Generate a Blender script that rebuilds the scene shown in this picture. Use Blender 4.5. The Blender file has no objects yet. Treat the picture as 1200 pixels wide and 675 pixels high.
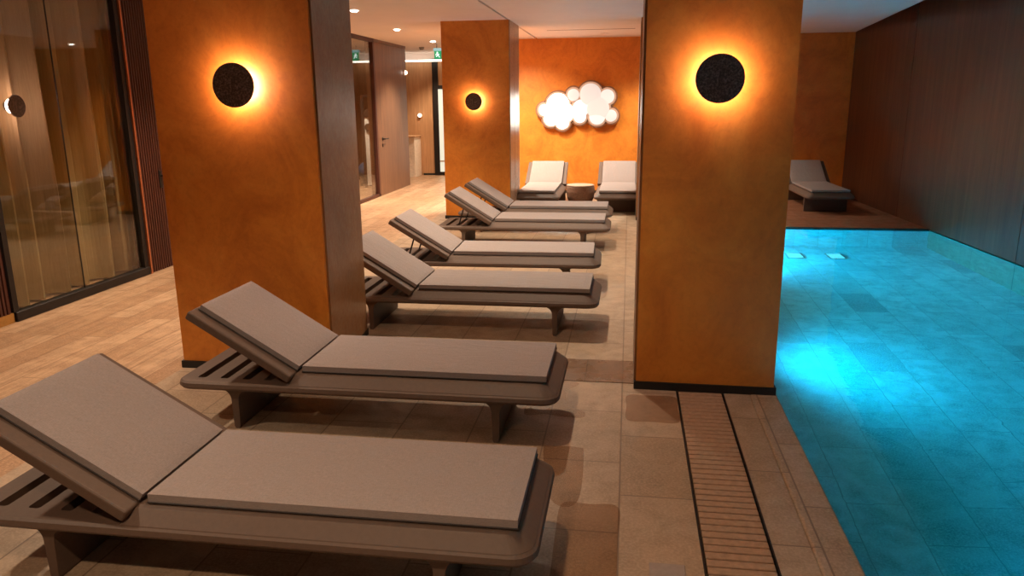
import bpy, bmesh, math, random
from mathutils import Vector, Matrix
random.seed(7)
S = bpy.context.scene
COL = S.collection
PI = math.pi
R = math.radians

# ---------------------------------------------------------------- camera
def make_camera():
    F, pitch, yaw, roll = 897.24, R(13.6819), R(8.6354), R(-0.5251)
    f = Vector((-math.sin(yaw)*math.cos(pitch), math.cos(yaw)*math.cos(pitch), -math.sin(pitch)))
    r0 = Vector((math.cos(yaw), math.sin(yaw), 0)); u0 = r0.cross(f)
    r = math.cos(roll)*r0 + math.sin(roll)*u0
    u = -math.sin(roll)*r0 + math.cos(roll)*u0
    cd = bpy.data.cameras.new('camera'); co = bpy.data.objects.new('camera', cd); COL.objects.link(co)
    cd.sensor_width = 36.0; cd.lens = F*36.0/1200.0; cd.clip_start = .02
    m = Matrix((r, u, -f)).transposed().to_4x4(); m.translation = Vector((0, 0, 1.6))
    co.matrix_world = m
    S.camera = co
make_camera()

# ---------------------------------------------------------------- world, exposure, view
w = bpy.data.worlds.new('world'); S.world = w; w.use_nodes = True
w.node_tree.nodes['Background'].inputs[0].default_value = (1.0, .62, .38, 1)
w.node_tree.nodes['Background'].inputs[1].default_value = .02
S.view_settings.view_transform = 'Standard'
S.view_settings.look = 'None'
S.view_settings.exposure = 0.7
S.view_settings.gamma = 1.0
S.view_settings.use_curve_mapping = False

# light strengths, tuned together
DOWN_CORR = 140.0       # corridor downlights and the added exercise room fill (W)
DOWN_POOL = 110.0       # downlights over the lounger row and the added unseen fills
DOWN_END = 120.0
SCONCE = 44.0
CLOUD = 9.0
POOL_W = 290.0
WARM = (1.0, .79, .58)
AMBER = (1.0, .65, .66)

# ---------------------------------------------------------------- material helpers
def new_mat(name):
    m = bpy.data.materials.new(name); m.use_nodes = True
    nt = m.node_tree; b = nt.nodes['Principled BSDF']
    return m, nt, b
def node(nt, t, **k):
    n = nt.nodes.new(t)
    for a, v in k.items(): setattr(n, a, v)
    return n
def ramp(nt, fac, stops):
    r = node(nt, 'ShaderNodeValToRGB')
    el = r.color_ramp.elements
    while len(el) < len(stops): el.new(.5)
    for e, (p, c) in zip(el, stops):
        e.position = p; e.color = (*c, 1) if len(c) == 3 else c
    nt.links.new(fac, r.inputs[0]); return r
def mix(nt, a, b, fac, mode='MIX'):
    n = node(nt, 'ShaderNodeMix', data_type='RGBA', blend_type=mode)
    for sock, v in ((n.inputs[0], fac), (n.inputs[6], a), (n.inputs[7], b)):
        if hasattr(v, 'links'): nt.links.new(v, sock)
        elif isinstance(v, (int, float)): sock.default_value = v
        else: sock.default_value = (*v, 1)
    return n.outputs[2]
def coords(nt, world=False, scale=(1,1,1), rot=(0,0,0), loc=(0,0,0)):
    if world: o = node(nt, 'ShaderNodeNewGeometry').outputs['Position']
    else: o = node(nt, 'ShaderNodeTexCoord').outputs['Object']
    mp = node(nt, 'ShaderNodeMapping'); nt.links.new(o, mp.inputs[0])
    mp.inputs['Scale'].default_value = scale; mp.inputs['Rotation'].default_value = rot; mp.inputs['Location'].default_value = loc
    return mp.outputs[0]
def noise(nt, vec, scale=5, detail=4, rough=.6, dist=0):
    n = node(nt, 'ShaderNodeTexNoise'); nt.links.new(vec, n.inputs['Vector'])
    n.inputs['Scale'].default_value = scale; n.inputs['Detail'].default_value = detail
    n.inputs['Roughness'].default_value = rough; n.inputs['Distortion'].default_value = dist
    return n.outputs['Fac']
def bump(nt, b, h, strength=.2, dist=.01):
    n = node(nt, 'ShaderNodeBump'); n.inputs['Strength'].default_value = strength; n.inputs['Distance'].default_value = dist
    nt.links.new(h, n.inputs['Height']); nt.links.new(n.outputs[0], b.inputs['Normal'])
def plain(name, c, rough=.5, metal=0, n_scale=30, var=.12, bmp=0):
    m, nt, b = new_mat(name)
    v = coords(nt); f = noise(nt, v, n_scale)
    lo = tuple(x*(1-var) for x in c); hi = tuple(min(1, x*(1+var)) for x in c)
    r = ramp(nt, f, [(.3, lo), (.7, hi)]); nt.links.new(r.outputs[0], b.inputs['Base Color'])
    b.inputs['Roughness'].default_value = rough; b.inputs['Metallic'].default_value = metal
    if bmp: bump(nt, b, f, bmp, .003)
    return m
def emit(name, c, s):
    m, nt, b = new_mat(name)
    b.inputs['Base Color'].default_value = (*[x*.25 for x in c], 1)
    b.inputs['Emission Color'].default_value = (*c, 1); b.inputs['Emission Strength'].default_value = s
    return m

def plaster(name, lo, mid, hi, rough=.42):
    m, nt, b = new_mat(name)
    v = coords(nt, world=True, scale=(1, 1, .9))
    f = noise(nt, v, 2.2, 9, .66, 1.3)
    r = ramp(nt, f, [(.28, lo), (.5, mid), (.74, hi)])
    f2 = noise(nt, v, 26, 5, .7, .6)
    c = mix(nt, r.outputs[0], mix(nt, r.outputs[0], (.30, .07, .012), .5), ramp(nt, f2, [(.45, (0,0,0)), (.75, (.5,.5,.5))]).outputs[0])
    nt.links.new(c, b.inputs['Base Color'])
    rr = ramp(nt, f2, [(.3, (rough-.06,)*3), (.7, (rough+.12,)*3)]); nt.links.new(rr.outputs[0], b.inputs['Roughness'])
    bump(nt, b, f, .12, .01)
    return m
def timber(name, lo, hi, rough=.45, axis='Z', scale=1.0, world=True, spec=.5):
    m, nt, b = new_mat(name)
    sc = {'Z': (9, 9, .55), 'Y': (9, .55, 9), 'X': (.55, 9, 9)}[axis]
    v = coords(nt, world=world, scale=tuple(s*scale for s in sc))
    f = noise(nt, v, 2.0, 8, .62, 1.0)
    r = ramp(nt, f, [(.3, lo), (.7, hi)])
    f2 = noise(nt, v, 9, 3, .5)
    c = mix(nt, r.outputs[0], lo, ramp(nt, f2, [(.5, (0,0,0)), (.8, (.6,.6,.6))]).outputs[0])
    nt.links.new(c, b.inputs['Base Color']); b.inputs['Roughness'].default_value = rough
    b.inputs['Specular IOR Level'].default_value = spec
    bump(nt, b, f2, .08, .004)
    return m
def tiles(name, wid, hgt, cols, mortar, msize=.006, rough=.5, along_y=True, off=(0,0), offs=.5, bmp=.3, seed_scale=1, wet=0):
    """stone or plank tiles laid with their long side along y"""
    m, nt, b = new_mat(name)
    g = node(nt, 'ShaderNodeNewGeometry'); sp = node(nt, 'ShaderNodeSeparateXYZ'); nt.links.new(g.outputs['Position'], sp.inputs[0])
    cb = node(nt, 'ShaderNodeCombineXYZ')
    a, c_ = (1, 0) if along_y else (0, 1)
    nt.links.new(sp.outputs[a], cb.inputs[0]); nt.links.new(sp.outputs[c_], cb.inputs[1])
    mp = node(nt, 'ShaderNodeMapping'); nt.links.new(cb.outputs[0], mp.inputs[0]); mp.inputs['Location'].default_value = (off[0], off[1], 0)
    br = node(nt, 'ShaderNodeTexBrick'); nt.links.new(mp.outputs[0], br.inputs['Vector'])
    br.inputs['Scale'].default_value = 1; br.inputs['Brick Width'].default_value = wid; br.inputs['Row Height'].default_value = hgt
    br.inputs['Mortar Size'].default_value = msize; br.inputs['Mortar Smooth'].default_value = .1
    br.offset = offs; br.inputs['Bias'].default_value = 0
    br.inputs['Color1'].default_value = (0,0,0,1); br.inputs['Color2'].default_value = (1,1,1,1); br.inputs['Mortar'].default_value = (.5,.5,.5,1)
    r = ramp(nt, br.outputs['Color'], [(i/(len(cols)-1), c) for i, c in enumerate(cols)])
    v = coords(nt, world=True)
    f = noise(nt, v, 7, 7, .65, .4); f3 = noise(nt, v, 90, 3, .6)
    c1 = mix(nt, r.outputs[0], tuple(x*.72 for x in cols[0]), ramp(nt, f, [(.40, (0,0,0)), (.72, (.8,.8,.8))]).outputs[0])
    c1 = mix(nt, c1, tuple(min(1, x*1.25) for x in cols[-1]), ramp(nt, f3, [(.42, (0,0,0)), (.75, (.7,.7,.7))]).outputs[0])
    c2 = mix(nt, c1, mortar, br.outputs['Fac'])
    nt.links.new(c2, b.inputs['Base Color'])
    rr = ramp(nt, f, [(.3, (rough-.12,)*3), (.7, (rough+.1,)*3)]); nt.links.new(rr.outputs[0], b.inputs['Roughness'])
    inv = node(nt, 'ShaderNodeMath', operation='SUBTRACT'); inv.inputs[0].default_value = 1; nt.links.new(br.outputs['Fac'], inv.inputs[1])
    bump(nt, b, inv.outputs[0], bmp, .003)
    return m, nt, b, c2
def planks(name, cols, wid=1.3, hgt=.19, rough=.42):
    m, nt, b, c2 = tiles(name, wid, hgt, cols, tuple(x*.55 for x in cols[0]), .003, rough, True, (0,0), .37, .15)
    v = coords(nt, world=True, scale=(16, .9, 1)); f = noise(nt, v, 2.2, 8, .65, .8)
    c3 = mix(nt, c2, tuple(x*.62 for x in cols[0]), ramp(nt, f, [(.45, (0,0,0)), (.75, (.75,.75,.75))]).outputs[0])
    nt.links.new(c3, b.inputs['Base Color'])
    return m
def glass_mat(name, tint, refl=1.0, rough=.02, ior=1.5):
    m = bpy.data.materials.new(name); m.use_nodes = True; nt = m.node_tree; nt.nodes.clear()
    out = node(nt, 'ShaderNodeOutputMaterial'); mx = node(nt, 'ShaderNodeMixShader')
    tr = node(nt, 'ShaderNodeBsdfTransparent'); tr.inputs[0].default_value = (*tint, 1)
    gl = node(nt, 'ShaderNodeBsdfGlossy'); gl.inputs[0].default_value = (1, 1, 1, 1); gl.inputs['Roughness'].default_value = rough
    fr = node(nt, 'ShaderNodeLayerWeight'); f0 = ((ior-1)/(ior+1))**2
    pw = node(nt, 'ShaderNodeMath', operation='POWER'); pw.inputs[1].default_value = 4.5; nt.links.new(fr.outputs['Facing'], pw.inputs[0])
    ma = node(nt, 'ShaderNodeMath', operation='MULTIPLY_ADD'); ma.inputs[1].default_value = 1-f0; ma.inputs[2].default_value = f0; nt.links.new(pw.outputs[0], ma.inputs[0])
    mu = node(nt, 'ShaderNodeMath', operation='MULTIPLY'); mu.inputs[1].default_value = refl; mu.use_clamp = True
    nt.links.new(ma.outputs[0], mu.inputs[0])
    nt.links.new(mu.outputs[0], mx.inputs[0])
    nt.links.new(tr.outputs[0], mx.inputs[1]); nt.links.new(gl.outputs[0], mx.inputs[2]); nt.links.new(mx.outputs[0], out.inputs[0])
    return m, nt, gl, fr

M = {}
M['orange'] = plaster('orange_plaster', (.53, .15, .013), (.69, .225, .024), (.80, .31, .042))
M['redwall'] = M['orange']
M['black'] = plain('black_plinth', (.008, .007, .007), .5)
M['ceiling'] = plain('ceiling_paint', (.80, .70, .64), .7, n_scale=2, var=.03)
M['gap'] = plain('dark_gap', (.02, .015, .012), .8)
M['veneer'] = plaster('brown_veneer', (.14, .058, .020), (.21, .095, .036), (.28, .14, .060), .36)
M['veneer_lit'] = plaster('lit_veneer', (.34, .20, .13), (.42, .26, .17), (.50, .32, .22), .30)  # side veneer with the bright room's reflected light painted into its colour
M['door_wood'] = timber('walnut_door', (.125, .056, .027), (.215, .105, .052), .45)
M['end_wood'] = timber('oak_panel', (.42, .22, .10), (.60, .34, .17), .5)
M['slat'] = timber('dark_slat', (.045, .010, .005), (.085, .020, .009), .5)
M['corten'] = timber('dark_bronze_wall', (.060, .020, .010), (.14, .055, .028), .36, scale=.5)
M['frame'] = plain('lounger_brown', (.120, .074, .052), .62, n_scale=60, var=.08)
M['cushion'] = None
M['metal_dark'] = plain('dark_metal', (.012, .009, .008), .5, .2)
M['copper'] = plain('copper_trim', (.55, .20, .09), .35, .7)
M['brass'] = plain('brass_base', (.5, .28, .08), .4, .6)
M['white'] = plain('white_front', (.85, .74, .60), .5)
M['blue'] = plain('blue_rubber', (.03, .10, .22), .45)
M['wood_floor'] = planks('wood_plank_floor', [(.35, .19, .10), (.46, .275, .155), (.56, .36, .215)])
M['stone'] = tiles('stone_tiles', .59, .37, [(.29, .195, .12), (.35, .245, .16), (.42, .30, .205)], (.19, .125, .08), .004, .42, True, (-.28, 0), .5, .25)[0]
M['deck'] = tiles('red_brown_deck', .60, .60, [(.22, .09, .045), (.28, .12, .06)], (.12, .05, .03), .004, .5)[0]
M['pool'] = tiles('pool_tiles', .60, .30, [(.26, .36, .36), (.44, .54, .52), (.50, .60, .58), (.55, .64, .62), (.58, .68, .66)], (.30, .38, .37), .003, .6, True, (-.09, -.03), .43, .1)[0]
M['band'] = tiles('pool_wall_band', .9, .5, [(.16, .17, .12), (.24, .25, .18)], (.10, .11, .08), .004, .45)[0]

def fabric(name, c):
    m, nt, b = new_mat(name)
    v = coords(nt, scale=(1, 1, 1)); f = noise(nt, coords(nt, scale=(12, 90, 90)), 6, 3, .6); g = noise(nt, coords(nt, scale=(90, 12, 90)), 6, 3, .6)
    mixn = node(nt, 'ShaderNodeMath', operation='ADD'); nt.links.new(f, mixn.inputs[0]); nt.links.new(g, mixn.inputs[1])
    hf = node(nt, 'ShaderNodeMath', operation='MULTIPLY'); hf.inputs[1].default_value = .5; nt.links.new(mixn.outputs[0], hf.inputs[0])
    r = ramp(nt, hf.outputs[0], [(.35, tuple(x*.82 for x in c)), (.65, tuple(x*1.16 for x in c))])
    nt.links.new(r.outputs[0], b.inputs['Base Color']); b.inputs['Roughness'].default_value = .9
    b.inputs['Specular IOR Level'].default_value = .2
    wr = noise(nt, coords(nt, scale=(3, 9, 3)), 2.0, 3, .5, .6)
    bump(nt, b, wr, .5, .015)
    return m
M['cushion'] = fabric('taupe_fabric', (.31, .257, .24))
M['piping'] = plain('dark_piping', (.05, .038, .034), .8)
M['glass'], _, _, _ = glass_mat('window_glass', (.93, .92, .88), 1.1)

# sconce face: dark speckled stone
def speckle():
    m, nt, b = new_mat('speckled_disc')
    v = coords(nt); f = noise(nt, v, 95, 3, .7)
    r = ramp(nt, f, [(.40, (.05, .030, .022)), (.55, (.12, .075, .058)), (.70, (.26, .17, .14))])
    nt.links.new(r.outputs[0], b.inputs['Base Color']); b.inputs['Roughness'].default_value = .7; bump(nt, b, f, .4, .003)
    return m
M['speckle'] = speckle()
M['sconce_glow'] = emit('sconce_glow', AMBER, SCONCE)
M['down_glow'] = emit('downlight_glow', (1, .86, .72), 14)
M['wicker'] = plain('woven_brown', (.20, .10, .06), .7, n_scale=60, var=.35, bmp=.5)
def curtain_mat():
    m, nt, b = new_mat('olive_gold_curtain')
    f = noise(nt, coords(nt, world=True, scale=(40, 40, 2)), 3, 5, .6)
    r = ramp(nt, f, [(.3, (.27, .19, .078)), (.7, (.34, .245, .11))]); nt.links.new(r.outputs[0], b.inputs['Base Color'])
    b.inputs['Roughness'].default_value = .85
    return m
M['curtain'] = curtain_mat()
M['plate'] = plain('grey_cover', (.30, .24, .21), .5)
M['grate'] = plain('grate_stone', (.36, .215, .13), .55, n_scale=40, var=.2)
M['grate_gap'] = plain('grate_gap', (.03, .012, .008), .8)

def water_mat():
    m, nt, b = new_mat('pool_water')
    b.inputs['Base Color'].default_value = (.10, .86, 1.0, 1); b.inputs['Roughness'].default_value = 0.0
    b.inputs['IOR'].default_value = 1.333; b.inputs['Transmission Weight'].default_value = 1.0
    f = noise(nt, coords(nt, world=True), 3.0, 3, .5, .5)
    bump(nt, b, f, .10, .02)
    return m
M['water'] = water_mat()
def puddle_mat():
    m, nt, gl, fr = glass_mat('wet_stain', (.88, .82, .76), .35, .45, 1.33)
    return m
M['puddle'] = puddle_mat()

# ---------------------------------------------------------------- mesh helpers
def link(name, bm, mat, parent=None, smooth=False, loc=None, rot=None):
    me = bpy.data.meshes.new(name)
    bmesh.ops.recalc_face_normals(bm, faces=bm.faces)
    bm.to_mesh(me); bm.free()
    for m in (mat if isinstance(mat, (list, tuple)) else [mat]): me.materials.append(m)
    if smooth:
        for p in me.polygons: p.use_smooth = True
    o = bpy.data.objects.new(name, me); COL.objects.link(o)
    if parent: o.parent = parent
    if loc: o.location = loc
    if rot: o.rotation_euler = rot
    return o
def tag(o, label=None, cat=None, group=None, kind=None):
    if label: o['label'] = label
    if cat: o['category'] = cat
    if group: o['group'] = group
    if kind: o['kind'] = kind
    return o
def empty(name, loc=(0,0,0), rz=0, label=None, cat=None, group=None):
    o = bpy.data.objects.new(name, None); COL.objects.link(o); o.location = loc; o.rotation_euler = (0, 0, rz)
    o.empty_display_size = .1
    return tag(o, label, cat, group)
def box(bm, x0, x1, y0, y1, z0, z1, bev=0, seg=2, mi=0):
    r = bmesh.ops.create_cube(bm, size=1)
    vs = r['verts']
    for v in vs: v.co = Vector(((x0+x1)/2+v.co.x*(x1-x0), (y0+y1)/2+v.co.y*(y1-y0), (z0+z1)/2+v.co.z*(z1-z0)))
    fs = set(f for v in vs for f in v.link_faces)
    for f in fs: f.material_index = mi
    if bev:
        es = list(set(e for v in vs for e in v.link_edges))
        bmesh.ops.bevel(bm, geom=es, offset=bev, segments=seg, affect='EDGES', profile=.5)
def prism(bm, pts, z0, z1, axis='z', mi=0):
    """closed outline pts (a,b) extruded along axis"""
    def P(a, b, c): return {'z': (a, b, c), 'y': (a, c, b), 'x': (c, a, b)}[axis]
    lo = [bm.verts.new(P(a, b, z0)) for a, b in pts]; hi = [bm.verts.new(P(a, b, z1)) for a, b in pts]
    n = len(pts); fs = [bm.faces.new(lo), bm.faces.new(hi[::-1])]
    for i in range(n): fs.append(bm.faces.new((lo[i], lo[(i+1) % n], hi[(i+1) % n], hi[i])))
    for f in fs: f.material_index = mi
def rings(bm, rs, cap0=True, cap1=True):
    """loft list of rings (each a list of 3d points)"""
    vr = [[bm.verts.new(p) for p in r] for r in rs]; n = len(vr[0])
    for a, b in zip(vr, vr[1:]):
        for i in range(n): bm.faces.new((a[i], a[(i+1) % n], b[(i+1) % n], b[i]))
    if cap0: bm.faces.new(vr[0][::-1])
    if cap1: bm.faces.new(vr[-1])
def rrect(x0, x1, y0, y1, r, n=6):
    out = []
    for cx, cy, a0 in ((x1-r, y1-r, 0), (x0+r, y1-r, 90), (x0+r, y0+r, 180), (x1-r, y0+r, 270)):
        for k in range(n+1):
            a = R(a0+90*k/n); out.append((cx+r*math.cos(a), cy+r*math.sin(a)))
    return out
def lathe(bm, prof, n=32, c=(0,0), axis='z'):
    rs = []
    for r, z in prof:
        ring = []
        for k in range(n):
            a = 2*PI*k/n
            if axis == 'z': ring.append((c[0]+r*math.cos(a), c[1]+r*math.sin(a), z))
            else: ring.append((r*math.cos(a), z, r*math.sin(a)))   # around y
        rs.append(ring)
    rings(bm, rs)
def tube(bm, p0, p1, r, n=10):
    p0, p1 = Vector(p0), Vector(p1); d = (p1-p0).normalized()
    a = d.orthogonal().normalized(); b = d.cross(a)
    rings(bm, [[p+a*r*math.cos(2*PI*k/n)+b*r*math.sin(2*PI*k/n) for k in range(n)] for p in (p0, p1)])
def BM(): return bmesh.new()
def struct(name, bm, mat, label=None, **k):
    return tag(link(name, bm, mat, **k), label, kind='structure')

CZ = 2.65
def wx(y): return 3.60 + (13.75-y)*.040        # face of the dark wall beyond the pool

# ---------------------------------------------------------------- floor
YP = 10.15                                      # far end of the pool
b = BM()
box(b, -2.72, .30, -3, 13.75, -.10, 0)          # lounger side stone
box(b, .563, .70, -3, 10.15, -.10, 0)
box(b, .30, .563, 4.17, 10.15, -.10, 0)
box(b, .30, .563, -3, 4.17, -.10, -.045)
box(b, .30, .70, 10.15, 13.75, -.10, 0)
struct('floor', b, M['stone'], 'large brown stone floor tiles under the loungers')
b = BM(); box(b, -8.2, -2.72, -3, 17.6, -.10, 0); box(b, -2.72, -2.4, 13.95, 17.6, -.10, 0)
struct('floor', b, M['wood_floor'], 'light oak plank floor along the glass wall')
b = BM(); prism(b, [(.70, YP), (wx(YP), YP), (wx(13.75), 13.75), (.70, 13.75)], -.10, 0)
struct('floor', b, M['deck'], 'reddish brown deck beyond the far end of the pool')
# pool coping with rounded nose
b = BM(); box(b, .703, .852, -3, YP, -.06, .002, .012, 3)
struct('trim_1', b, M['stone'], 'stone coping along the pool edge')
b = BM(); prism(b, [(.852, YP-.012), (wx(YP), YP-.012), (wx(YP), YP+.02), (.852, YP+.02)], -.05, .004)
struct('trim_2', b, M['gap'], 'thin dark edge strip at the far end of the pool')
b = BM(); prism(b, [(-.62, 4.25), (.074, 4.25), (.074, 4.64), (-.62, 4.64)], -.02, .004)
struct('trim_3', b, tiles('threshold_tile', .39, .22, [(.19, .11, .065), (.22, .13, .08)], (.12, .07, .04), .004, .3)[0], 'darker band of tiles between the two near pillars')

# pool basin
PZ = -1.20
b = BM()
prism(b, [(.80, -3), (4.4, -3), (wx(YP)+.1, YP+.3), (.80, YP+.3)], PZ-.1, PZ)
box(b, .70, .845, -3, YP, PZ, -.06)
prism(b, [(.70, YP), (wx(YP)+.1, YP), (wx(YP)+.1, YP+.3), (.70, YP+.3)], PZ, -.05)
box(b, .70, 4.4, -3.15, -3, PZ, -.0)
struct('pool_basin', b, M['pool'], 'tiled basin of the turquoise indoor pool')
b = BM(); prism(b, [(wx(-3), -3), (wx(-3)+.2, -3), (wx(YP)+.2, YP), (wx(YP), YP)], PZ, -.02)
struct('trim_4', b, M['band'], 'greenish stone band at the foot of the dark wall beside the pool')
b = BM()
vs = [b.verts.new(p) for p in ((.852, -2.99, -.012), (wx(-3)-.001, -2.99, -.012), (wx(YP)-.001, YP-.012, -.012), (.852, YP-.012, -.012))]; b.faces.new(vs)
tag(link('pool_water', b, M['water']), 'still turquoise water filling the pool on the right', 'water', kind='stuff')

# underwater lights: round fittings in the side wall of the basin, and two on the floor at the far end
def pool_light(x, y, z, rot, wt, label, sz=.16):
    t = empty('pool_light', (x, y, z), 0, label, 'underwater light', 'underwater lights of the pool'); t.rotation_euler = rot
    b = BM(); lathe(b, [(.001, 0), (.13, 0), (.13, .012), (.11, .018), (.11, .012), (.001, .012)], 24); link('bezel', b, M['plate'], t)
    b = BM(); lathe(b, [(.001, .012), (.105, .012), (.095, .017), (.001, .018)], 24); link('lens', b, emit('pool_lens', (.25, .85, 1), 3), t)
    if wt:
        ld = bpy.data.lights.new('pool_lamp', 'SPOT'); ld.energy = wt; ld.color = (.0, .58, 1.0); ld.spot_size = R(150); ld.spot_blend = .9; ld.shadow_soft_size = .1
        lo = bpy.data.objects.new('pool_lamp', ld); COL.objects.link(lo); lo.parent = t; lo.location = (0, 0, .06); lo.rotation_euler = (PI, 0, 0)
for y, wt, s in ((9.3, 1.1, 'nearest the far end of the pool'), (5.9, .62, 'halfway along the pool'), (2.2, .55, 'nearest the camera')):
    pool_light(.845, y, -.60, (0, PI/2, 0), POOL_W*wt, 'round light in the pool side wall, '+s)
def lamp_plate(x0, x1, y0, y1, label):
    t = empty('floor_light', ((x0+x1)/2, (y0+y1)/2, PZ), 0, label, 'underwater light', 'rectangular lights on the pool floor')
    w_, h_ = (x1-x0)/2, (y1-y0)/2
    b = BM(); box(b, -w_, w_, -h_, h_, 0, .02, .006); link('housing', b, M['plate'], t)
    b = BM(); box(b, -w_+.02, w_-.02, -h_+.02, h_-.02, .02, .026); link('diffuser', b, emit('floor_diffuser', (.30, .85, .95), .75), t)
lamp_plate(1.93, 2.14, 9.43, 9.72, 'pale rectangular light under the water at the far end, the left one')
lamp_plate(2.41, 2.61, 9.43, 9.72, 'pale rectangular light under the water at the far end, the right one')

# ---------------------------------------------------------------- drain grate along the pool
b = BM(); box(b, .303, .56, -2.9, 4.165, -.044, -.035)
gr = empty('drain_grate', (0, 0, 0), 0, 'long slotted stone drain grate running beside the pool edge', 'drain grate')
link('channel', b, M['grate_gap'], gr)
b = BM(); y = .5
while y < 4.15:
    box(b, .3135, .5505, y, y+.0405, -.030, -.001, .0025, 1); y += .047
link('slats', b, M['grate'], gr)
b = BM(); box(b, .302, .308, -2.9, 4.165, -.035, .001); box(b, .556, .562, -2.9, 4.165, -.035, .001); link('rail', b, M['metal_dark'], gr)

b = BM(); box(b, .11, .235, 2.335, 2.46, -.001, .004, .002, 1)
tag(link('floor_cover', b, M['plate']), 'small square pale grey cover set in the floor left of the grate', 'floor cover')

def puddle(pts, label, n=6):
    b = BM(); out = []
    N = len(pts)
    for i in range(N):
        p0, p1, p2, p3 = (Vector(pts[(i+k-1) % N]) for k in range(4))
        for k in range(n):
            t = k/n
            q = .5*((2*p1)+(-p0+p2)*t+(2*p0-5*p1+4*p2-p3)*t*t+(-p0+3*p1-3*p2+p3)*t**3)
            out.append((q.x, q.y))
    prism(b, out, .0006, .0024)
    tag(link('puddle', b, M['puddle']), label, 'puddle', 'wet patches on the stone floor')
puddle([(-.50, 3.72), (-.40, 3.74), (-.31, 3.72), (-.20, 3.72), (-.20, 3.80), (-.29, 3.86), (-.31, 4.08), (-.25, 4.20), (-.30, 4.24), (-.38, 4.20), (-.38, 3.84), (-.46, 3.80), (-.51, 3.84)],
       'dark wet patch on the tiles right of the second lounger, running toward the pillar')
puddle([(-.28, 2.86), (-.17, 2.86), (-.17, 3.30), (-.20, 3.36), (-.33, 3.36), (-.36, 3.30)],
       'brown wet patch on the tiles at the foot end of the nearest lounger')
puddle([(.03, 3.72), (.16, 3.71), (.29, 3.72), (.295, 3.9), (.29, 4.06), (.15, 4.07), (.03, 4.06), (.025, 3.9)],
       'brown damp stained tile between the grate and the front of the pool side pillar')
puddle([(-.235, 2.10), (-.10, 2.09), (-.01, 2.10), (-.004, 2.35), (-.002, 2.6), (-.004, 2.83), (-.12, 2.84), (-.23, 2.83), (-.238, 2.6), (-.232, 2.35)],
       'large damp darker area of floor right of the nearest lounger')
puddle([(-1.05, 4.02), (-.95, 3.98), (-.88, 3.95), (-.78, 3.98), (-.80, 3.92), (-.92, 3.90), (-1.02, 3.94)],
       'small curved wet trace on the floor under the second lounger')

# ---------------------------------------------------------------- ceiling
b = BM()
box(b, -8.2, -1.635, -3, 17.6, CZ, CZ+.2)
prism(b, [(-1.605, -3), (2.6, -3), (2.95, 5), (3.19, 9.55), (3.60, 13.8), (-1.605, 13.8)], CZ, CZ+.05)
struct('ceiling', b, M['ceiling'], 'cream plaster ceiling')
b = BM(); box(b, -1.7, 4.6, -3, 13.95, CZ+.25, CZ+.4)
struct('ceiling', b, M['gap'], 'dark void above the shadow gap of the ceiling')
b = BM(); box(b, -1.28, .05, 12.20, 12.225, CZ-.004, CZ+.001)
struct('trim_5', b, plain('ceiling_joint', (.25, .18, .15), .7), 'fine joint line across the ceiling')
b = BM(); lathe(b, [(.001, CZ-.012), (.07, CZ-.012), (.08, CZ-.002), (.001, CZ-.001)], 24, (-.42, 12.9)); 
tag(link('ceiling_sensor', b, M['ceiling']), 'flat round pale sensor on the ceiling before the cloud wall', 'sensor')
b = BM(); lathe(b, [(.001, CZ-.05), (.035, CZ-.05), (.05, CZ-.02), (.05, CZ-.001), (.001, CZ)], 20, (-4.05, 15.2))
tag(link('smoke_detector', b, plain('grey_plastic', (.2, .2, .22), .5)), 'small grey detector on the ceiling at the corridor end', 'detector')

# ---------------------------------------------------------------- walls
b = BM(); box(b, -2.45, 4.4, 13.75, 13.95, -.3, CZ+.3)
struct('wall_back', b, M['orange'], 'orange plaster wall behind the cloud lamp')
b = BM(); box(b, -2.45, .85, 13.735, 13.75, 0, .05); box(b, .85, 3.6, 13.735, 13.75, 0, .05); struct('baseboard_back', b, M['black'])
b = BM()
segs = [-3, 1.6, 4.9, 8.1, 11.25, 13.75]
for y0, y1 in zip(segs, segs[1:]):
    prism(b, [(wx(y0+.006), y0+.006), (wx(y0+.006)+.15, y0+.006), (wx(y1-.006)+.15, y1-.006), (wx(y1-.006), y1-.006)], 0, CZ+.3)
struct('wall_right', b, M['corten'], 'dark reddish brown panelled wall beyond the pool')
b = BM(); prism(b, [(wx(-3)+.05, -3), (wx(-3)+.25, -3), (wx(13.75)+.25, 13.75), (wx(13.75)+.05, 13.75)], -.02, CZ+.4)
struct('wall_right', b, M['gap'])
b = BM(); box(b, -8.2, 4.6, -3.2, -3, -1.3, CZ+.4); struct('wall_front', b, M['veneer'])

# left side: slatted timber, glass, slatted timber with a door
GX = -4.58
def slatted(name, y0, y1, z0=.0):
    b = BM(); box(b, GX-.15, GX-.025, y0, y1, z0, CZ)
    y = y0+.006
    while y+.022 < y1: box(b, GX-.03, GX, y, y+.022, z0, CZ, .002, 1); y += .036
    return struct(name, b, M['slat'], 'dark reddish slatted timber wall')
slatted('wall_left', -3, 4.98, .075)
b = BM(); box(b, GX-.12, GX-.004, -3, 4.98, 0, .075); struct('baseboard_left', b, M['brass'], 'brass coloured base under the slatted timber')
dr = slatted('wall_left', 6.72, 9.2)
b = BM(); box(b, GX, GX+.012, 7.00, 7.04, .80, .97, .004, 1); 
for z in (.92,): tube(b, (GX+.01, 7.02, z), (GX+.06, 7.02, z), .010); tube(b, (GX+.055, 7.02, z), (GX+.055, 7.14, z), .010)
link('door_handle', b, M['metal_dark'], dr)

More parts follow.
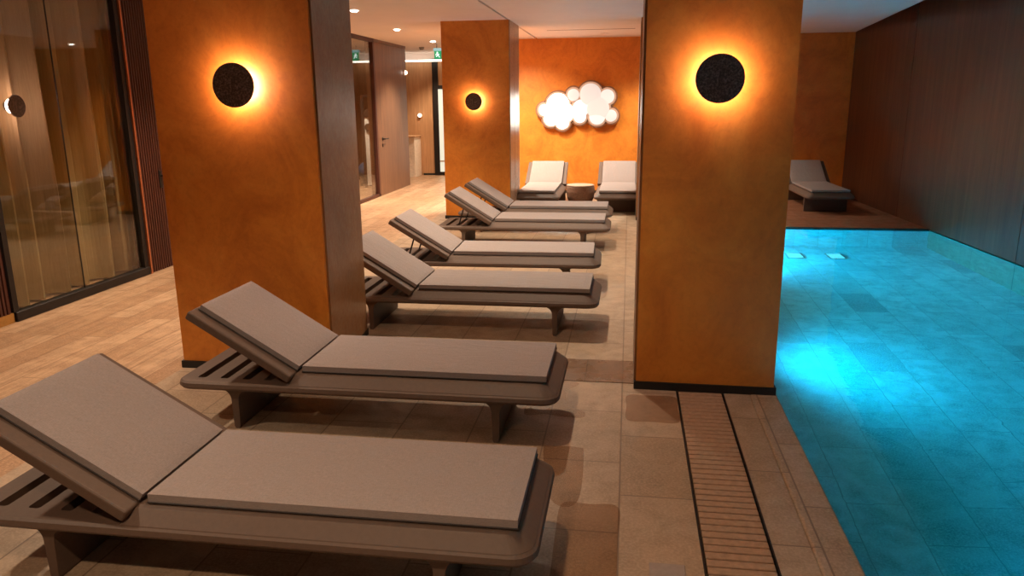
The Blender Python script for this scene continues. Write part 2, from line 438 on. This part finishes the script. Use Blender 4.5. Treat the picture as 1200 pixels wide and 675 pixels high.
fr = BM()
box(fr, GX-.06, GX+.012, 4.99, 6.68, 0, .075, .004, 1)
box(fr, GX-.06, GX+.0, 4.98, 5.03, .075, CZ); box(fr, GX-.06, GX+.0, 6.62, 6.68, .075, CZ)
win = tag(struct('window_1', fr, M['metal_dark'], 'tall glass wall with dark frame before an olive gold curtain'))
b = BM(); box(b, GX-.01, GX+.016, 6.685, 6.705, 0, CZ); link('edge_strip', b, M['copper'], win)
for y0, y1 in ((5.03, 5.80), (5.806, 6.62)):
    b = BM(); box(b, GX-.032, GX-.026, y0, y1, .075, CZ); link('pane', b, M['glass'], win)
b = BM(); box(b, GX-.034, GX-.024, 5.80, 5.806, .075, CZ); link('joint', b, M['metal_dark'], win)

def curtain(y0, y1, x, label, amp=.05, waves=9):
    b = BM(); n = int((y1-y0)*60); pts = []
    for i in range(n+1):
        t = i/n; y = y0+(y1-y0)*t
        a = 2*PI*waves*t + .9*math.sin(5*t*PI)
        pts.append((x+amp*math.sin(a)*(1+.35*math.sin(3.1*a/2)), y+.012*math.cos(a)))
    back = [(p[0]-.004, p[1]) for p in pts][::-1]
    lo, hi = [], []
    al = pts+back
    rr = []
    for z in (.02, .9, 1.8, 2.6):
        k = 1+.12*math.sin(z*2); rr.append([(x+(p[0]-x)*k, p[1], z) for p in al])
    rings(b, rr)
    return tag(link('curtain', b, M['curtain'], smooth=False), label, 'curtain')
curtain(3.9, 8.0, -4.89, 'olive gold curtain hanging behind the large glass wall at left', .085, 15)
# room behind the near glass
b = BM(); box(b, -5.35, -5.25, 2.5, 9.1, 0, CZ); struct('wall_side', b, M['slat'])
b = BM(); box(b, -8.2, -4.6, 9.2, 9.3, 0, CZ); box(b, -5.35, -4.7, 2.4, 2.5, 0, CZ); struct('wall_partition', b, M['slat'])

# far left wall: gym glass and walnut doors
FX = -4.30
b = BM(); box(b, FX-.15, FX, 9.2, 10.6, 0, CZ); struct('wall_left', b, M['door_wood'])
fr = BM(); box(fr, FX-.05, FX+.01, 10.6, 13.00, 0, .05); box(fr, FX-.05, FX+.01, 12.93, 13.00, 0, CZ); box(fr, FX-.05, FX+.01, 10.6, 13.00, CZ-.06, CZ)
win = struct('window_2', fr, M['slat'], 'glass wall of the exercise room beyond the first pillar')
for y0, y1 in ((10.6, 11.95), (11.96, 12.93)):
    b = BM(); box(b, FX-.03, FX-.024, y0, y1, .05, CZ-.06); link('pane', b, M['glass'], win)
b = BM(); box(b, FX-.12, FX+.005, 13.01, 14.42, 0, 2.60, .004, 1)
dr = struct('door_1', b, M['door_wood'], 'tall walnut door with black lever handle')
b = BM(); lathe(b, [(.001, 0), (.026, 0), (.026, .012), (.001, .012)], 16)
b.transform(Matrix.Translation((FX+.005, 13.24, .98)) @ Matrix.Rotation(PI/2, 4, 'Y'))
tube(b, (FX+.01, 13.24, .98), (FX+.06, 13.24, .98), .011); tube(b, (FX+.055, 13.24, .98), (FX+.055, 13.43, .98), .011)
box(b, FX+.005, FX+.014, 13.225, 13.255, .84, .90, .004, 1)
link('door_handle', b, M['metal_dark'], dr)
b = BM(); box(b, FX-.15, FX-.03, 13.0, 14.9, 0, CZ); box(b, FX-.12, FX-.01, 14.43, 14.93, 0, 2.60); box(b, FX-.12, FX+.0, 13.01, 14.93, 2.605, CZ)
struct('wall_left', b, M['door_wood'], 'walnut panelling beside the walnut door')
b = BM(); prism(b, [(FX-.12, 14.85), (FX-.10, 14.93), (-5.6, 15.95), (-8.2, 15.95), (-8.2, 15.85), (-5.6, 15.85)], 0, CZ); struct('wall_partition', b, M['slat'])
# corridor end
b = BM(); box(b, -7, -2.4, 17.0, 17.2, 0, 2.52); struct('wall_end', b, M['end_wood'], 'light oak panelled wall at the corridor end')
b = BM(); box(b, -7, -2.4, 17.0, 17.2, 2.52, CZ); struct('wall_end', b, M['ceiling'])
b = BM(); box(b, -4.58, -4.02, 16.985, 17.0, 0, .04); struct('baseboard_end', b, M['black'])
b = BM(); box(b, -2.55, -2.45, 13.75, 17.0, 0, CZ); struct('wall_corridor', b, M['end_wood'])
fr = BM(); box(fr, -4.30, -4.18, 16.93, 17.0, 0, CZ-.13); box(fr, -4.18, -2.95, 16.93, 17.0, 1.88, 1.96); box(fr, -4.18, -2.95, 16.93, 17.0, 0, .08)
dr = struct('door_2', fr, M['metal_dark'], 'bright glazed door in a black frame at the corridor end')
b = BM(); box(b, -4.18, -2.95, 16.95, 16.97, .08, 1.88); link('pane', b, emit('lit_glass', (.86, .83, .66), .55), dr)
b = BM(); box(b, -4.18, -2.95, 16.94, 16.95, .30, .33); link('rail', b, plain('door_rail', (.5, .35, .22), .5), dr)
b = BM(); box(b, -5.1, -4.62, 16.45, 16.98, 0, .86, .004, 1)
ct = tag(link('reception_counter', b, M['white']), 'low cream counter at the end of the corridor', 'counter')
b = BM(); box(b, -5.12, -4.60, 16.43, 16.98, .86, .89, .004, 1); link('counter_top', b, M['end_wood'], ct)

# exercise room contents
b = BM(); bmesh.ops.create_uvsphere(b, u_segments=32, v_segments=18, radius=.17)
ball = tag(link('exercise_ball', b, M['blue'], smooth=True, loc=(-5.137, 14.75, .30)), 'blue exercise ball seen through the far glass wall', 'exercise ball')
b = BM(); lathe(b, [(.12, -.30), (.14, -.30), (.14, -.14), (.11, -.12)], 24); link('ball_stand', b, M['metal_dark'], ball)
t = empty('exercise_rack', (-4.80, 14.35, 0), 0, 'tall black exercise rack behind the far glass wall', 'exercise rack')
for x in (-.22, .0):
    b = BM(); box(b, x-.025, x+.025, -.03, .03, 0, 1.75); link('upright', b, M['metal_dark'], t)
b = BM(); box(b, -.245, .025, -.03, .03, 1.70, 1.75); link('crossbar', b, M['metal_dark'], t)
b = BM(); box(b, -.245, .025, -.03, .03, 1.35, 1.39); link('crossbar', b, M['metal_dark'], t)
for z in (1.42, 1.15):
    b = BM(); lathe(b, [(.001, -.05), (.07, -.05), (.07, -.03), (.001, -.03)], 20, axis='y'); link('pulley', b, M['metal_dark'], t, loc=(-.11, 0, z))
b = BM(); box(b, -.235, .0, .0, .02, .05, 1.33); link('mirror_panel', b, plain('pale_panel', (.7, .7, .7), .4), t)
curtain(9.4, 11.0, -4.55, 'pale gold curtain at the edge of the far glass wall', .04, 6)

# ---------------------------------------------------------------- pillars
def pillar(name_label, fl, fr_, br, bl, plinth_out=.012, side_panels=None, right_side=True, side_mat='veneer'):
    b = BM(); prism(b, [fl, fr_, br, bl], 0, CZ)
    t = struct('pillar', b, M['orange'], name_label)
    cx = sum(p[0] for p in (fl, fr_, br, bl))/4; cy = sum(p[1] for p in (fl, fr_, br, bl))/4
    def out(p, d): return (p[0]+(d if p[0] > cx else -d), p[1]+(d if p[1] > cy else -d))
    b = BM(); prism(b, [out(p, plinth_out) for p in (fl, fr_, br, bl)], .0, .045)
    link('plinth', b, M['black'], t)
    if side_panels:
        a, c = (fr_, br) if right_side else (fl, bl)
        s = 1 if right_side else -1
        for u0, u1 in side_panels:
            p0 = (a[0]+(c[0]-a[0])*u0, a[1]+(c[1]-a[1])*u0); p1 = (a[0]+(c[0]-a[0])*u1, a[1]+(c[1]-a[1])*u1)
            b = BM(); prism(b, [p0, (p0[0]+s*.012, p0[1]), (p1[0]+s*.012, p1[1]), p1], .045, CZ-.001)
            link('side_panel', b, M[side_mat], t)
    return t
pillar('broad orange plaster pillar behind the second lounger', (-2.717, 4.195), (-1.752, 4.2), (-1.808, 5.0), (-2.717, 5.0), side_panels=[(.03, .985)])
pillar('orange plaster pillar standing at the pool edge', (.076, 4.178), (.831, 4.168), (.831, 4.95), (.076, 4.95), side_panels=[(.02, .98)], right_side=False)
pillar('far orange pillar with a small round wall light', (-2.529, 10.51), (-1.61, 10.51), (-1.61, 11.40), (-2.529, 11.40), side_panels=[(.01, .45), (.47, .80), (.82, .99)], side_mat='veneer_lit')
pillar('far dark orange pillar mostly hidden behind the pool side pillar', (.134, 10.59), (.90, 10.59), (.90, 11.40), (.134, 11.40), side_panels=[(.02, .98)], right_side=False)

# ---------------------------------------------------------------- sconces
def sconce(x, y, z, r, label, rz=0, k=1.0):
    t = empty('wall_sconce', (x, y, z), rz, label, 'wall light', 'round wall lights')
    b = BM(); lathe(b, [(.001, -.092), (r-.004, -.092), (r, -.088), (r, -.078), (r-.004, -.074), (.001, -.074)], 48, axis='y'); link('disc', b, M['speckle'], t)
    b = BM(); lathe(b, [(r*.50, -.073), (r*.66, -.072), (r*.66, -.034), (r*.50, -.030)], 48, axis='y'); link('glow_ring', b, M['sconce_glow'], t)
    b = BM(); lathe(b, [(.001, 0), (r*.48, 0), (r*.48, -.074), (.001, -.074)], 32, axis='y'); link('mount', b, M['metal_dark'], t)
    return t
sconce(-2.178, 4.197, 1.702, .121, 'dark speckled round light glowing on the left near pillar')
sconce(.444, 4.172, 1.703, .121, 'dark speckled round light glowing on the pillar at the pool edge')
sconce(-2.085, 10.51, 1.605, .115, 'small dark round light glowing on the far pillar')
sconce(-4.78, 5.46, 1.60, .085, 'small round lamp added to imitate a sconce reflection in the large glass wall at left', PI/2)  # added lamp in place of a sconce mirrored in the glass

# ---------------------------------------------------------------- downlights
def downlight(x, y, e, label, cone=112, group='ceiling downlights', col=None):
    t = empty('ceiling_downlight', (x, y, CZ), 0, label, 'downlight', group)
    b = BM(); lathe(b, [(.047, -.001), (.060, -.001), (.060, -.006), (.047, -.006)], 24); link('trim_ring', b, M['white'], t)
    b = BM(); lathe(b, [(.001, -.002), (.046, -.002), (.044, -.012), (.030, -.020), (.001, -.024)], 24); link('lens', b, M['down_glow'], t)
    ld = bpy.data.lights.new('downlight_lamp', 'SPOT'); ld.energy = e; ld.color = col or WARM; ld.spot_size = R(cone); ld.spot_blend = .7; ld.shadow_soft_size = .05
    lo = bpy.data.objects.new('downlight_lamp', ld); COL.objects.link(lo); lo.parent = t; lo.location = (0, 0, -.045)
for x, y, e, s in ((-3.40, 1.93, .6, 'over the wood floor left of the nearest lounger'), (-3.35, 4.3, .8, 'between the near left pillar and the glass wall'), (-3.30, 6.67, 1.3, 'behind the near left pillar'),
                   (-3.20, 9.04, 1.2, 'first one seen right of the near left pillar'), (-3.41, 11.44, 1.1, 'middle one in the corridor ceiling'), (-3.46, 13.77, 1.3, 'last one in the corridor, near the exit sign')):
    downlight(x, y, DOWN_CORR*e, 'unseen downlight added as fill, '+s)
for x, y, e, s in ((-.95, .4, .80, 'over the nearest lounger'), (-.85, 3.0, .54, 'over the second lounger'), (-.85, 6.1, 1.2, 'over the third lounger'), (-.85, 8.1, 1.15, 'over the fifth lounger')):
    downlight(x, y, DOWN_POOL*e, 'unseen downlight added as fill, '+s, 118, col=(1, .70, .46) if y < 4 else None)
for x, y, e, s in ((.45, 12.7, 1.3, 'before the cloud wall, behind the pool side pillars'), (.50, 9.3, .8, 'between the two pool side pillars'), (-1.98, 12.5, 1.9, 'behind the far orange pillar'), (-2.05, 11.85, 1.5, 'behind the far orange pillar, nearer to it'), (-.2, -1.6, .7, 'behind the camera')):
    downlight(x, y, DOWN_POOL*e, 'unseen downlight added as fill, '+s, 150 if x < -1.9 else 125, col=(1, .88, .70))  # unseen fittings added only for fill light
downlight(-4.0, 16.2, DOWN_END, 'small bright recessed downlight by the glazed door at the corridor end')

downlight(-5.1, 13.4, DOWN_CORR*1.3, 'downlight added to brighten the exercise room behind the far glass wall')  # fill lamp added so the room contents show through the glass

# cove light strip at the corridor end
b = BM(); box(b, -5.5, -2.6, 16.80, 16.86, 2.46, 2.50); struct('trim_6', b, emit('cove_strip', (1, .9, .75), 2.2), 'thin light strip along the corridor end wall')

# exit sign
t = empty('exit_sign', (-3.45, 14.4, 2.40), 0, 'small green exit sign hanging under the corridor ceiling', 'exit sign')
b = BM(); box(b, -.16, .16, -.02, .02, .12, .17, .004, 1); link('housing', b, emit('sign_housing', (.45, .80, .80), .38), t)
b = BM(); box(b, -.15, .15, -.004, .004, -.03, .12); link('panel', b, emit('sign_green', (.02, .26, .10), .8), t)
sign_white = emit('sign_white', (.9, 1, .95), 1.2)
b = BM(); tube(b, (-.09, -.008, .092), (-.09, -.005, .092), .013, 12); link('pictogram_head', b, sign_white, t)
b = BM()
for p, q in (((-.10, .075), (-.07, .04)), ((-.07, .04), (-.05, .005)), ((-.08, .045), (-.115, .02)), ((-.10, .07), (-.125, .05)), ((-.09, .07), (-.055, .06))):
    tube(b, (p[0], -.007, p[1]), (q[0], -.007, q[1]), .006, 6)
link('pictogram_figure', b, sign_white, t)
b = BM()
for p, q in (((.03, .045), (.10, .045)), ((.10, .045), (.075, .07)), ((.10, .045), (.075, .02))):
    tube(b, (p[0], -.007, p[1]), (q[0], -.007, q[1]), .006, 6)
link('pictogram_arrow', b, sign_white, t)
b = BM(); tube(b, (-.1, 0, .17), (-.1, 0, .249), .005); link('hanger', b, M['metal_dark'], t); b = BM(); tube(b, (.1, 0, .17), (.1, 0, .249), .005); link('hanger', b, M['metal_dark'], t)
# small wall lights at corridor end
def spotlet(x, y, z, label, rz=0):
    t = empty('wall_spotlight', (x, y, z), rz, label, 'wall light')
    b = BM(); lathe(b, [(.001, 0), (.05, 0), (.05, -.02), (.001, -.02)], 20, axis='y'); link('base', b, M['white'], t)
    b = BM(); lathe(b, [(.001, -.02), (.035, -.02), (.03, -.05), (.001, -.06)], 20, axis='y'); link('bulb', b, emit('spot_bulb', (1, .75, .6), 5), t)
spotlet(-4.62, 16.995, 1.32, 'small round pink lit wall light on the oak panel')
spotlet(FX-.01, 14.82, 2.16, 'small white sparkling wall light at the edge of the walnut panelling', PI/2)

# ---------------------------------------------------------------- cloud lamp
def cloud_lamp():
    t = empty('cloud_wall_lamp', (-.91, 13.75, 1.49), 0, 'large glowing white cloud shaped lamp on the orange wall', 'lamp')
    L = [(270,375,66,.9), (392,330,112,1.6), (330,450,76,1.5), (432,482,72,1.5), (455,400,95,1.6), (530,245,66,.42), (600,360,88,.60), (590,435,68,.85),
         (830,262,76,.46), (865,428,66,.42), (682,242,108,.40), (745,435,84,.50), (752,365,112,.38)]
    k = 1/517.
    b = BM()
    for cx, cy, r, e in L:
        X, Z = (cx-560)*k, (355-cy)*k; rr = (r+13)*k; n = 40
        rings(b, [[(X+q*math.cos(2*PI*i/n), yy, Z+q*math.sin(2*PI*i/n)) for i in range(n)] for q, yy in ((rr+.006, -.002), (rr+.006, -.090), (rr+.002, -.094))])
    link('rim', b, plain('cloud_rim', (.22, .10, .05), .5), t)
    b = BM()
    for cx, cy, r, e in L:
        X, Z = (cx-560)*k, (355-cy)*k; rr = (r+3)*k; n = 40
        rings(b, [[(X+q*math.cos(2*PI*i/n), yy, Z+q*math.sin(2*PI*i/n)) for i in range(n)] for q, yy in ((rr, -.080), (rr, -.100), (rr-.012, -.103))])
    link('border', b, emit('cloud_border', (1, .58, .38), .26), t)
    for j, (cx, cy, r, e) in enumerate(L):
        X, Z = (cx-560)*k, (355-cy)*k; rr = (r-13)*k; n = 40; y0 = -.100-.003*j
        b = BM()
        prof = [(rr, -.070), (rr, y0-.008)] + [(rr*math.cos(a)*.985, y0-.008-.018*math.sin(a)) for a in (R(15), R(35), R(55), R(75), R(88))]
        rings(b, [[(X+q*math.cos(2*PI*i/n), yy, Z+q*math.sin(2*PI*i/n)) for i in range(n)] for q, yy in prof])
        link('lobe', b, emit('cloud_glow', (1, .86, .78) if e < 1 else (1, .93, .80), (CLOUD*e*.55 if e > 1 else e*1.15)), t, smooth=False)
cloud_lamp()
# ---------------------------------------------------------------- sun loungers
def make_frame(t):
    X0, X1, W = -.97, .97, .34
    b = BM()
    # lower tray: thin rounded slab, full outline
    def ring(ins, z, r=.085, x0=X0, x1=X1): return [(x, y, z) for x, y in rrect(x0+ins, x1-ins, -W+ins, W-ins, max(r-ins, .02))]
    rings(b, [ring(.045, .203), ring(.012, .212), ring(.0, .226), ring(.004, .244), ring(.014, .252)])
    # slots in the head end
    me = bpy.data.meshes.new('tmp'); bmesh.ops.recalc_face_normals(b, faces=b.faces); b.to_mesh(me); b.free()
    o = bpy.data.objects.new('tmp', me); COL.objects.link(o)
    c = BM()
    for x in (-.855, -.735, -.615, -.500, -.400):
        prism(c, rrect(x-.022, x+.022, -.265, .265, .012, 4), .15, .30)
    bmesh.ops.recalc_face_normals(c, faces=c.faces)
    mc = bpy.data.meshes.new('tmpc'); c.to_mesh(mc); c.free(); oc = bpy.data.objects.new('tmpc', mc); COL.objects.link(oc)
    md = o.modifiers.new('b', 'BOOLEAN'); md.object = oc; md.operation = 'DIFFERENCE'; md.solver = 'EXACT'
    bpy.context.view_layer.update()
    dg = bpy.context.evaluated_depsgraph_get(); m2 = bpy.data.meshes.new_from_object(o.evaluated_get(dg))
    b = BM(); b.from_mesh(m2)
    for q in (o, oc): bpy.data.objects.remove(q)
    # raised seat deck with sloping sides
    def ring2(ins, z, xl): 
        return [(max(x, xl), y, z) for x, y in rrect(X0, X1-ins, -W+ins, W-ins, max(.085-ins, .03))]
    # drop left corners: explicit outline
    def ol(ins, z, xl):
        r = max(.085-ins*.6, .03); x1 = X1-ins; w_ = W-ins; out = [(xl, -w_, z)]
        for cx, cy, a0 in ((x1-r, -w_+r, 270), (x1-r, w_-r, 0)):
            for k in range(9):
                a = R(a0+90*k/8); out.append((cx+r*math.cos(a), cy+r*math.sin(a), z))
        out.append((xl, w_, z)); return out
    rings(b, [ol(.006, .240, -.385), ol(.014, .254, -.375), ol(.058, .292, -.350), ol(.072, .298, -.345), ol(.085, .300, -.343)])
    # legs: thin slabs across the width with flared tops
    fo = link('frame', b, M['frame'], t)
    for x in (-.665, .665):
        b = BM(); rr = .055; th = .019; pts = []
        for k in range(7):
            a = R(90*k/6); pts.append((x+th+rr-rr*math.cos(a), .208-rr+rr*math.sin(a)))
        right = pts; left = [(2*x-p[0], p[1]) for p in pts][::-1]
        outl = [(x-th*.8, .012), (x-th*.5, 0), (x+th*.5, 0), (x+th*.8, .012)] + right + left
        prism(b, outl, -.30, .30, 'y')
        link('leg', b, M['frame'], t)
    return fo
def cushion(name, L, Wd, th, parent, piping=True):
    """flat pad lying x 0..L, z 0..th"""
    b = BM(); nx, ny = 28, 14
    def P(i, j, top):
        u, v = i/nx, j/ny
        x, y = L*u, Wd*(v-.5)
        e = min(u, 1-u)*L; f_ = min(v, 1-v)*Wd; d = min(e, f_)
        puff = (1-math.exp(-d/.018))
        w_ = .0016*math.sin(17*x+3*y)*math.sin(11*y+2)*puff
        return (x, y, th*.5+(th*.36+th*.14*puff+w_ if top else -th*.36-th*.14*puff))
    g = {}
    for top in (0, 1):
        for i in range(nx+1):
            for j in range(ny+1): g[top, i, j] = b.verts.new(P(i, j, top))
    for top in (0, 1):
        for i in range(nx):
            for j in range(ny): b.faces.new((g[top, i, j], g[top, i+1, j], g[top, i+1, j+1], g[top, i, j+1]))
    for i in range(nx):
        for j in (0, ny): b.faces.new((g[0, i, j], g[0, i+1, j], g[1, i+1, j], g[1, i, j]))
    for j in range(ny):
        for i in (0, nx): b.faces.new((g[0, i, j], g[0, i, j+1], g[1, i, j+1], g[1, i, j]))
    c = link(name, b, M['cushion'], parent)
    if piping:
        b = BM(); z = th*.12; r = .003; h = Wd/2+.001
        cs = [(-.001, -h, z), (L+.001, -h, z), (L+.001, h, z), (-.001, h, z)]
        for p, q in zip(cs, cs[1:]+cs[:1]): tube(b, p, q, r, 6)
        link('piping', b, M['piping'], c)
    return c
HX, HZ, ANG = -.335, .300, R(31.5)
def make_lounger():
    t = empty('sun_lounger')
    make_frame(t)
    s = cushion('seat_cushion', 1.215, .525, .040, t); s.location = (-.31, 0, .301)
    # backrest board, local +x runs up the board
    b = BM(); box(b, 0, .60, -.335, .335, -.045, 0, .010, 3)
    # round the upper corners a little by pulling vertices in
    for v in b.verts:
        if v.co.x > .57 and abs(v.co.y) > .30: v.co.y *= .985
    bd = link('backrest', b, M['frame'], t); bd.location = (HX-.012, 0, HZ+.002); bd.rotation_euler = (0, ANG, PI)
    bd.rotation_mode = 'XYZ'
    bd.rotation_euler = (0, 0, 0)
    m = Matrix.Rotation(0, 4, 'Z'); d = Vector((-math.cos(ANG), 0, math.sin(ANG))); n = Vector((math.sin(ANG), 0, math.cos(ANG))); yv = n.cross(d)
    def frame_mat(o, org): 
        mm = Matrix((d, yv, n)).transposed().to_4x4(); mm.translation = org; o.matrix_local = mm
    org = Vector((HX-.004, 0, HZ+.004)); frame_mat(bd, org)
    c = cushion('back_cushion', .575, .525, .036, t); frame_mat(c, org+n*.001+d*.004)
    # prop bar below the backrest
    b = BM(); top = org+d*.36-n*.045
    for y in (-.20, .20): tube(b, (top.x, y, top.z+.004), (-.735, y, .256), .007, 8)
    tube(b, (-.735, -.20, .257), (-.735, .20, .257), .007, 8)
    link('support_bar', b, M['metal_dark'], t)
    return t
def copy_tree(o, parent=None):
    c = o.copy(); COL.objects.link(c)
    if parent: c.parent = parent
    for ch in list(o.children): copy_tree(ch, c)
    return c
ROW = 'sun loungers in a row beside the pool'
spots = [
 (-1.243, 2.38, 0, 'taupe cushioned sun lounger nearest the camera, at the lower left', ROW),
 (-1.262, 3.665, 0, 'second nearest taupe sun lounger, standing before the broad left pillar', ROW),
 (-1.145, 5.425, 0, 'third taupe sun lounger from the camera, just behind the broad left pillar', ROW),
 (-1.185, 6.70, R(1.5), 'fourth taupe sun lounger from the camera, with its backrest prop showing', ROW),
 (-1.145, 8.62, 0, 'fifth sun lounger from the camera, its backrest before the far orange pillar', ROW),
 (-1.145, 9.70, 0, 'farthest lounger of the sideways row, right before the far pillar', ROW),
 (-1.315, 12.02, -PI/2, 'pale sun lounger facing the camera, left of the low side table', 'sun loungers against the cloud wall'),
 (-.145, 12.08, -PI/2, 'pale sun lounger facing the camera right of the side table, partly behind pillars', 'sun loungers against the cloud wall'),
 (2.84, 12.37, -PI/2+R(1.5), 'lone sun lounger on the deck beyond the far end of the pool', None)]
proto = make_lounger()
drop = []
for i, (x, y, rz, lab, grp) in enumerate(spots):
    o = proto if i == 0 else copy_tree(proto)
    o.location = (x, y, 0); o.rotation_euler = (0, 0, rz); o['label'] = lab; o['category'] = 'sun lounger'
    if grp: o['group'] = grp
    o.scale = (1.03, 1, 1) if i == 0 else (1, 1, 1)
    if i in (0, 1, 2):
        for ch in [c for c in o.children if c.name.startswith('support_bar')]: drop.append(ch)

for ch in drop: bpy.data.objects.remove(ch)     # on the three nearest the prop is folded away

# side table
t = empty('side_table', (-.735, 12.15, 0), 0, 'low round brown barrel side table between the two pale loungers', 'side table')
b = BM(); lathe(b, [(.001, 0), (.15, 0), (.185, .05), (.215, .13), (.225, .21), (.218, .285), (.205, .30), (.001, .30)], 40); link('body', b, M['wicker'], t, smooth=False)
b = BM(); lathe(b, [(.001, .300), (.212, .300), (.216, .308), (.212, .318), (.001, .318)], 40); link('table_top', b, plain('pale_top', (.42, .30, .22), .5), t)
